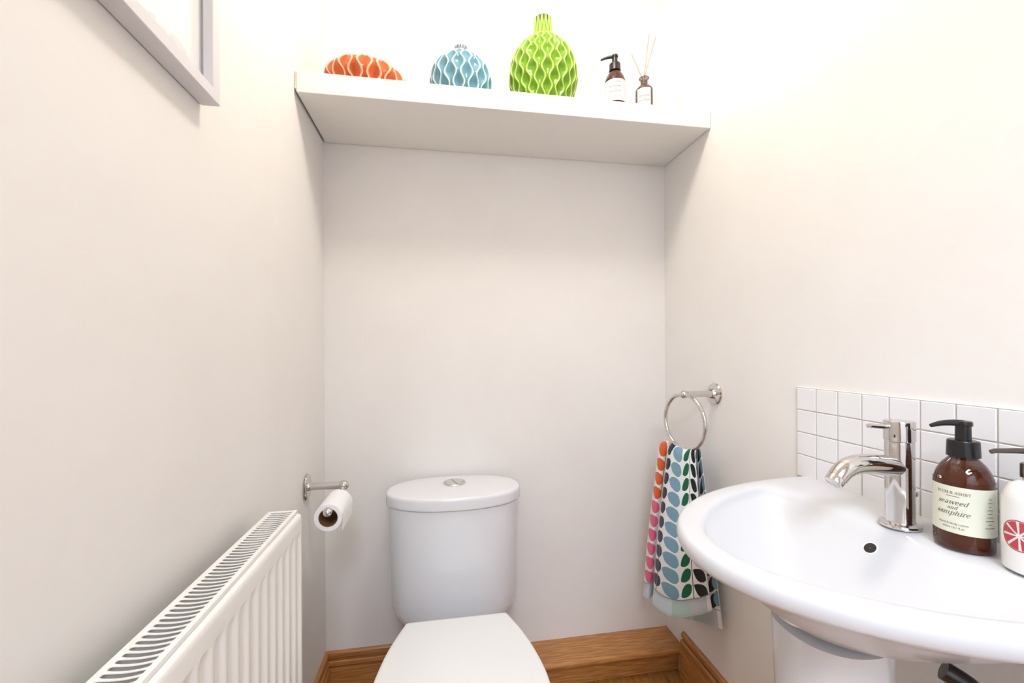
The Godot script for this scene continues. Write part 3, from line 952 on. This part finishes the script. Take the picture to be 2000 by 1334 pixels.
# woven leaf pattern: columns of leaves, and striped bands at the two hems
func towel_print() -> ImageTexture:
	var w := 512
	var h := 1536
	var im := Image.create(w, h, false, Image.FORMAT_RGB8)
	im.fill(srgb(233, 234, 234))
	var rng := RandomNumberGenerator.new()
	rng.seed = 12
	var leaf := func(cx: float, cy: float, lx: float, ly: float, tilt: float, c: Color, blunt: float):
		var R := int(maxf(lx, ly)) + 4
		for y in range(maxi(0, int(cy) - R), mini(h, int(cy) + R)):
			for x in range(maxi(0, int(cx) - R), mini(w, int(cx) + R)):
				var d := Vector2(x - cx, y - cy).rotated(-tilt)
				var s := d.x / lx
				if absf(s) >= 1.0:
					continue
				var wide := ly * pow(1.0 - pow(absf(s), blunt), 0.75) * (1.0 + 0.18 * s)
				if absf(d.y) < wide:
					im.set_pixel(x, y, c * (0.94 + 0.12 * rng.randf()))
	var stem := func(x0: float, y0: float, x1: float, y1: float, wd: float, c: Color):
		for y in range(int(y0), int(y1)):
			var x := lerpf(x0, x1, (y - y0) / (y1 - y0))
			for q in range(int(x - wd), int(x + wd) + 1):
				if q >= 0 and q < w:
					im.set_pixel(q, y, c)
	var blue := srgb(116, 160, 178)
	var navy := srgb(22, 28, 52)
	var green := srgb(10, 98, 62)
	var deep := srgb(12, 30, 24)
	var orange := srgb(222, 90, 30)
	var pink := srgb(226, 96, 132)
	var olive := srgb(120, 100, 40)
	# image y = 0 is the back hem, y = h the front hem
	for half in 2:
		# distance s from the hem, in pixels, for either half
		var at := func(s: float) -> float: return (h - s) if half == 0 else s
		var dir := -1.0 if half == 0 else 1.0
		for i in 10:
			var s := 112.0 + i * 69.0
			var f := -dir * 0.0
			leaf.call(236.0, at.call(s), 60.0, 29.0, 0.27, blue, 3.0)
			leaf.call(148.0, at.call(s + 16), 25.0, 27.0, 0.2, navy, 3.0)
			leaf.call(346.0, at.call(s + 2), 43.0, 27.0, -0.55, green, 2.1)
			leaf.call(445.0, at.call(s - 6), 54.0, 26.0, 0.62, deep, 2.0)
			leaf.call(44.0, at.call(s), 46.0, 26.0, 0.5, pink if s < 480 else orange, 2.4)
			if half == 1:
				leaf.call(488.0, at.call(s + 10), 40.0, 31.0, 0.3, blue, 3.0)
		stem.call(393.0, minf(at.call(30.0), at.call(740.0)), 393.0, maxf(at.call(30.0), at.call(740.0)), 2.0, deep)
		stem.call(80.0, minf(at.call(500.0), at.call(740.0)), 84.0, maxf(at.call(500.0), at.call(740.0)), 2.5, olive)
		stem.call(158.0, minf(at.call(30.0), at.call(300.0)), 150.0, maxf(at.call(30.0), at.call(300.0)), 1.5, srgb(90, 98, 110))
		# hem stripes
		for s in range(0, 78):
			var y := int(at.call(float(s) + 0.5))
			for x in w:
				var c := srgb(205, 222, 230)
				if x > 250 and x <= 372:
					c = srgb(178, 205, 200)
				elif x > 372 and x <= 470:
					c = srgb(196, 200, 208)
				elif x > 470:
					c = srgb(232, 236, 240)
				if s > 72:
					c = srgb(150, 160, 168)
				if y >= 0 and y < h:
					im.set_pixel(x, y, c * (0.97 + 0.06 * rng.randf()))
	return ImageTexture.create_from_image(im)

# ------------------------------------------------------------------ basin, tap, tiles
const RIM := 0.819
const BZ := 0.860
func basin_outline() -> PackedVector2Array:
	var o := PackedVector2Array()
	var n := 96
	for i in n + 1:
		var f := PI * i / n
		var p := Vector2(W - 0.0015 - 0.4385 * pow(sin(f), 0.97), BZ - 0.265 * cos(f))
		o.append(p)
	for i in range(1, 32):
		o.append(Vector2(W - 0.0015, BZ + 0.265 - 0.53 * i / 32))
	return o

func make_basin():
	var o := basin_outline()
	var ci := Vector2(W - 0.262, BZ + 0.004)
	var inner := PackedVector2Array()
	for p in o:
		# a rim of even width in front, a straight deck edge at the back
		var d := p - ci
		var far := d.length() - 0.044
		var c := maxf(d.normalized().x, 0.02)
		var near := 0.142 / c
		inner.append(ci + d.normalized() * pow(pow(far, -7.0) + pow(near, -7.0), -1.0 / 7.0))
	var rings := []
	var cp := Vector2(W - 0.17, BZ - 0.01)
	# underside, then the lip, then the flat rim, then the bowl
	for e in [[0.20, 0.672], [0.30, 0.678], [0.42, 0.692], [0.56, 0.718], [0.68, 0.744], [0.78, 0.767], [0.86, 0.7795], [0.92, 0.7860], [0.95, 0.7885]]:
		rings.append(ring_at(o, e[1], e[0], cp))
	for e in [[0.95, 0.7885], [0.965, 0.7888], [0.981, 0.7902], [0.993, 0.7955], [1.0, 0.8025], [0.999, 0.809], [0.993, 0.8145], [0.982, 0.818], [0.968, RIM]]:
		rings.append(ring_at(o, e[1], e[0], cp))
	var edge := PackedVector2Array()
	for p in o:
		edge.append(cp + (p - cp) * 0.968)
	for e in [[0.25, 0.0005], [0.5, 0.0], [0.72, -0.0012], [0.86, -0.0035], [0.95, -0.008], [1.0, -0.0135]]:
		var ring := PackedVector3Array()
		for i in o.size():
			var q := edge[i].lerp(inner[i], e[0])
			ring.append(Vector3(q.x, RIM + e[1], q.y))
		rings.append(ring)
	for e in [[0.975, 0.800], [0.94, 0.7935], [0.88, 0.784], [0.78, 0.767], [0.65, 0.748], [0.5, 0.729], [0.35, 0.7145], [0.2, 0.706], [0.12, 0.704]]:
		rings.append(ring_at(inner, e[1], e[0], ci + Vector2(-0.012, 0)))
	var t := thing("wash_basin", "white ceramic half-oval wash basin fixed to the wall below tiles", "basin", Vector3.ZERO)
	part("bowl", loft(rings, true, true, false, true), M.basin, t)
	part("waste", lathe([Vector2(0.030, 0.7035), Vector2(0.029, 0.7065), Vector2(0.024, 0.708), Vector2(0.022, 0.709), Vector2(0.0005, 0.711)], 40), M.chrome, t, Vector3(ci.x - 0.012, 0, ci.y))
	# flat dark disc, painted shade of the overflow hole, on the bowl's back slope
	var ov := part("overflow_dark_disc", lathe([Vector2(0.0005, 0.0), Vector2(0.0088, 0.0)], 32), M.dark, t, Vector3(1.0238, 0.7877, 0.850), Vector3(0, 0, 0.785))
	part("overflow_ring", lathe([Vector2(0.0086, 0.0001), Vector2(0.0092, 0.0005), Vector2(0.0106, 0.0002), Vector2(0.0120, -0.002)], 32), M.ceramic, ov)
	var p := thing("basin_pedestal", "white ceramic pedestal column under the wash basin", "pedestal", Vector3(0.958, 0, 0.842))
	var ped := egg(0.0, 0.0, 0.072, 0.070, 0.070, 2.2)
	part("column", loft([ring_at(ped, 0.001, 1.28), ring_at(ped, 0.03, 1.26), ring_at(ped, 0.06, 1.12), ring_at(ped, 0.12, 1.0), ring_at(ped, 0.4, 0.97), ring_at(ped, 0.56, 1.0), ring_at(ped, 0.6705, 1.05)], true, true, true, false), M.ceramic, p)
	var w := thing("waste_trap_pipe", "black flexible waste pipe curving under the basin", "pipe", Vector3(1.06, 0.50, 0.955))
	part("hose", tube(spline([Vector3(-0.02, 0.160, -0.02), Vector3(0.0, 0.145, 0.0), Vector3(0.012, 0.12, -0.005), Vector3(0.02, 0.085, -0.04), Vector3(0.04, 0.05, -0.06), Vector3(0.0995, 0.03, -0.06)], 5), 0.013, 18), M.black, w)
	part("wall_collar", lathe([Vector2(0.014, 0.0), Vector2(0.024, 0.0), Vector2(0.022, 0.006), Vector2(0.014, 0.008)], 28), M.white_plastic, w, Vector3(0.0995, 0.03, -0.06), Vector3(0, 0, PI / 2))

func make_tap():
	var t := thing("mixer_tap", "chrome single-lever mixer tap standing on the wash basin", "tap", Vector3(1.078, RIM + 0.0004, 0.851))
	part("base_plate", lathe([Vector2(0.0005, 0.0), Vector2(0.0255, 0.0), Vector2(0.0262, 0.0025), Vector2(0.0250, 0.0050), Vector2(0.0195, 0.0072), Vector2(0.0190, 0.0085), Vector2(0.0005, 0.0085)], 56), M.chrome, t)
	part("body", lathe([Vector2(0.0188, 0.008), Vector2(0.0185, 0.011), Vector2(0.0185, 0.131), Vector2(0.0180, 0.1325), Vector2(0.0005, 0.1325)], 56), M.chrome, t)
	var cap := part("handle_cap", lathe([Vector2(0.0005, 0.1338), Vector2(0.0192, 0.1338), Vector2(0.0196, 0.1345), Vector2(0.0196, 0.1635), Vector2(0.0186, 0.1650), Vector2(0.010, 0.1656), Vector2(0.0005, 0.1658)], 56), M.chrome, t)
	part("lever", tube(spline([Vector3(-0.012, 0.1562, -0.001), Vector3(-0.030, 0.1560, -0.003), Vector3(-0.0485, 0.1578, -0.005), Vector3(-0.051, 0.158, -0.005)], 4), [0.0042, 0.0042, 0.0042, 0.0042, 0.0041, 0.004, 0.004, 0.0039, 0.0038, 0.0038, 0.0036, 0.003, 0.001], 16), M.chrome, cap)
	part("grub_screw", lathe([Vector2(0.0005, 0.0), Vector2(0.0024, 0.0)], 16), M.dark, cap, Vector3(-0.0186, 0.1425, 0.0065), Vector3(0, -0.33, PI / 2))
	var path := spline([Vector3(-0.004, 0.0925, 0), Vector3(-0.030, 0.0965, 0), Vector3(-0.060, 0.1000, 0), Vector3(-0.084, 0.0990, 0), Vector3(-0.102, 0.0925, 0), Vector3(-0.1145, 0.0810, 0)], 6)
	var rr := []
	for i in path.size():
		rr.append(lerpf(0.0165, 0.0132, float(i) / (path.size() - 1)))
	var sp := part("spout", tube(path, rr, 28), M.chrome, t)
	var e0: Vector3 = path[path.size() - 1]
	var dir: Vector3 = (path[path.size() - 1] - path[path.size() - 3]).normalized()
	part("aerator", tube([e0 - dir * 0.001, e0 - dir * 0.0005, e0 + dir * 0.009, e0 + dir * 0.0105, e0 + dir * 0.0105, e0 + dir * 0.006], [0.011, 0.0126, 0.0126, 0.0118, 0.0100, 0.0098], 28), M.chrome, sp)
	part("aerator_mesh", tube([e0 + dir * 0.0055, e0 + dir * 0.0070], 0.0099, 24), M.grout, sp)
	var rod := part("pop_up_rod", tube([Vector3(0.0275, 0.006, 0), Vector3(0.0275, 0.047, 0)], 0.0022, 12), M.chrome, t)
	part("rod_knob", lathe([Vector2(0.0005, 0.044), Vector2(0.0045, 0.0445), Vector2(0.0055, 0.048), Vector2(0.0045, 0.0515), Vector2(0.0005, 0.052)], 24), M.chrome, rod, Vector3(0.0275, 0, 0))

func make_tiles():
	var p := 0.0495
	var z0 := 0.5767
	var y1 := 1.0115
	var cols := 14
	var rows := 4
	var t := thing("tile_splashback", "small square white tile splashback with beige grout behind the tap", "tiles", Vector3(W, y1 - p * rows - 0.004, z0))
	part("grout_bed", box(Vector3(0.0048, p * rows + 0.003, p * cols + 0.002), 0.0006), M.grout, t, Vector3(-0.0024, (p * rows + 0.003) / 2 + 0.0005, p * cols / 2))
	var tl := box(Vector3(0.0062, p - 0.0020, p - 0.0020), 0.0011)
	var rng := RandomNumberGenerator.new()
	rng.seed = 3
	for r in rows:
		for c in cols:
			part("tile", tl, M.tile, t, Vector3(-0.0035 - rng.randf() * 0.0003, 0.004 + p * (r + 0.5), p * (c + 0.5)), Vector3(0, rng.randf_range(-0.006, 0.006), rng.randf_range(-0.006, 0.006)))
	var trim := part("sealant_edge", box(Vector3(0.006, 0.0028, p * cols), 0.001), M.white_plastic, t, Vector3(-0.003, 0.0045 + p * rows, p * cols / 2))
	trim.set_meta("label", "white sealant line along the top of the tiles")

func make_basin_bottles():
	pump_bottle("soap_bottle", "large amber pump bottle with cream label standing beside the tap", Vector3(1.092, RIM + 0.0008, 0.924), -1.32, -PI / 2 - 0.25, 1.0, M.label, false)
	var at := Vector3(1.094, RIM + 0.0008, 0.998)
	var t := thing("white_soap_bottle", "white pump bottle with red citrus slice print beside amber bottle", "bottle", at)
	var pr := spline([Vector2(0.0005, 0.001), Vector2(0.022, 0.0), Vector2(0.0285, 0.002), Vector2(0.0302, 0.008), Vector2(0.0305, 0.05), Vector2(0.0303, 0.085), Vector2(0.0285, 0.097), Vector2(0.0235, 0.106), Vector2(0.0165, 0.111), Vector2(0.0125, 0.114), Vector2(0.0122, 0.119)], 4)
	part("bottle", lathe(pr, 56), M.white_plastic, t)
	var steel := mat(srgb(98, 90, 84), 0.25, 0.8)
	part("pump_collar", lathe([Vector2(0.0005, 0.117), Vector2(0.0145, 0.117), Vector2(0.0145, 0.1325), Vector2(0.0135, 0.134), Vector2(0.006, 0.1345), Vector2(0.0055, 0.148)], 40), steel, t)
	var head := part("pump_head", lathe([Vector2(0.0005, 0.147), Vector2(0.009, 0.147), Vector2(0.0095, 0.149), Vector2(0.009, 0.1535), Vector2(0.0005, 0.1545)], 32), steel, t)
	part("nozzle", tube([Vector3(0, 0.1505, 0), Vector3(-0.020, 0.1505, -0.007), Vector3(-0.042, 0.1495, -0.015), Vector3(-0.046, 0.148, -0.0165)], [0.0036, 0.0034, 0.0030, 0.0026], 14), steel, head)
	# printed slice: segments between pale membranes
	var cam := Vector3(0.3694, 0, 1.4045)
	var a0 := atan2(cam.x - at.x, cam.z - at.z) - 0.50
	var red := mat(srgb(196, 62, 72), 0.5)
	var R := 0.03075
	var list := []
	for s in 8:
		var b0 := TAU * s / 8 + 0.16
		var b1 := TAU * (s + 1) / 8 - 0.02
		var mid := (b0 + b1) / 2
		var hub := Vector2(cos(mid), sin(mid)) * 0.0024
		var v := PackedVector3Array()
		var idx := PackedInt32Array()
		var put := func(q: Vector2):
			var a := a0 + q.x / R
			v.append(Vector3(sin(a) * R, 0.048 + q.y, cos(a) * R))
		# fan cut into short steps so that it follows the curve of the bottle
		for q in 8:
			for i in 9:
				var b := lerpf(b0, b1, i / 8.0)
				put.call(hub.lerp(Vector2(cos(b), sin(b)) * 0.0172, q / 7.0))
		for q in 7:
			for i in 8:
				var k := q * 9 + i
				idx.append_array([k, k + 10, k + 9, k, k + 1, k + 10])
		list.append([build(v, idx), Transform3D()])
	var ring_v := PackedVector3Array()
	var ring_i := PackedInt32Array()
	for i in 49:
		var b := TAU * i / 48
		for r in [0.0178, 0.0190]:
			var q: Vector2 = Vector2(cos(b), sin(b)) * r
			var a := a0 + q.x / R
			ring_v.append(Vector3(sin(a) * R, 0.048 + q.y, cos(a) * R))
	for i in 48:
		ring_i.append_array([i * 2, i * 2 + 2, i * 2 + 1, i * 2 + 1, i * 2 + 2, i * 2 + 3])
	list.append([build(ring_v, ring_i), Transform3D()])
	part("citrus_print", merge(list), red, t)

# ------------------------------------------------------------------ ceiling lamp and added hall fill light
func make_lamps():
	var t := thing("ceiling_lamp", "round white flush ceiling lamp above the toilet", "lamp", Vector3(0.585, CEIL, 0.63))
	part("base", lathe([Vector2(0.0005, -0.03), Vector2(0.10, -0.03), Vector2(0.105, -0.026), Vector2(0.105, -0.001), Vector2(0.0005, -0.001)], 48), M.white_paint, t)
	part("globe", lathe([Vector2(0.0005, -0.155), Vector2(0.03, -0.152), Vector2(0.058, -0.142), Vector2(0.08, -0.122), Vector2(0.092, -0.095), Vector2(0.094, -0.065), Vector2(0.088, -0.04), Vector2(0.084, -0.031)], 48), M.lamp, t)
	var l := OmniLight3D.new()
	l.name = "lamp_light"
	t.add_child(l)
	l.position = Vector3(0, -0.09, 0)
	l.light_energy = LAMP
	l.light_color = Color(1.0, 0.962, 0.915)
	l.light_size = 0.085
	l.omni_range = 8.0
	l.omni_attenuation = 2.0
	l.shadow_enabled = true
	var h := thing("added_hall_fill_panel", "square white fill light panel added out of view in the hall", "lamp", Vector3(0.20, CEIL, 2.35))  # added fill light, out of view, brightens the room through the doorway
	part("frame", box(Vector3(0.86, 0.03, 0.86), 0.003), M.white_paint, h, Vector3(0, -0.015, 0))
	part("diffuser", box(Vector3(0.8, 0.006, 0.8), 0.002), M.lamp, h, Vector3(0, -0.033, 0))
	var a := AreaLight3D.new()
	a.name = "hall_fill_light"
	h.add_child(a)
	a.position = Vector3(0, -0.045, 0)
	a.rotation.x = -PI / 2
	a.area_size = Vector2(0.8, 0.8)
	a.light_energy = HALL_FILL
	a.light_color = Color(0.865, 0.92, 1.0)
	a.area_range = 9.0
	a.area_attenuation = 2.0
	a.shadow_enabled = true


func _ready():
	# camera: level, turned 9.35 degrees to the right, lens raised slightly (vertical shift)
	var f := 820.0
	var cam := Camera3D.new()
	cam.name = "camera"
	add_child(cam)
	cam.position = Vector3(0.3694, 1.10, 1.4045)
	cam.rotation = Vector3(0, -atan(135.0 / f), deg_to_rad(-0.30))
	cam.near = 0.05
	cam.far = 30.0
	cam.projection = Camera3D.PROJECTION_FRUSTUM
	cam.size = 1334.0 / f * 0.05
	cam.frustum_offset = Vector2(0, 15.0 / f * 0.05)
	cam.current = true
	var env := Environment.new()
	env.background_mode = Environment.BG_COLOR
	env.background_color = Color(0.5, 0.5, 0.5)
	env.tonemap_mode = Environment.TONE_MAPPER_LINEAR
	env.tonemap_exposure = EXPOSURE
	env.sdfgi_enabled = true
	env.ssao_enabled = true
	env.ssil_enabled = true
	var we := WorldEnvironment.new()
	we.name = "environment"
	we.environment = env
	add_child(we)
	make_materials()
	make_lamps()
	make_room()
	make_skirting()
	make_shelf()
	make_toilet()
	make_basin()
	make_radiator()
	make_picture()
	make_tiles()
	make_tap()
	make_vases()
	make_shelf_bottles()
	make_basin_bottles()
	make_roll()
	make_towel()
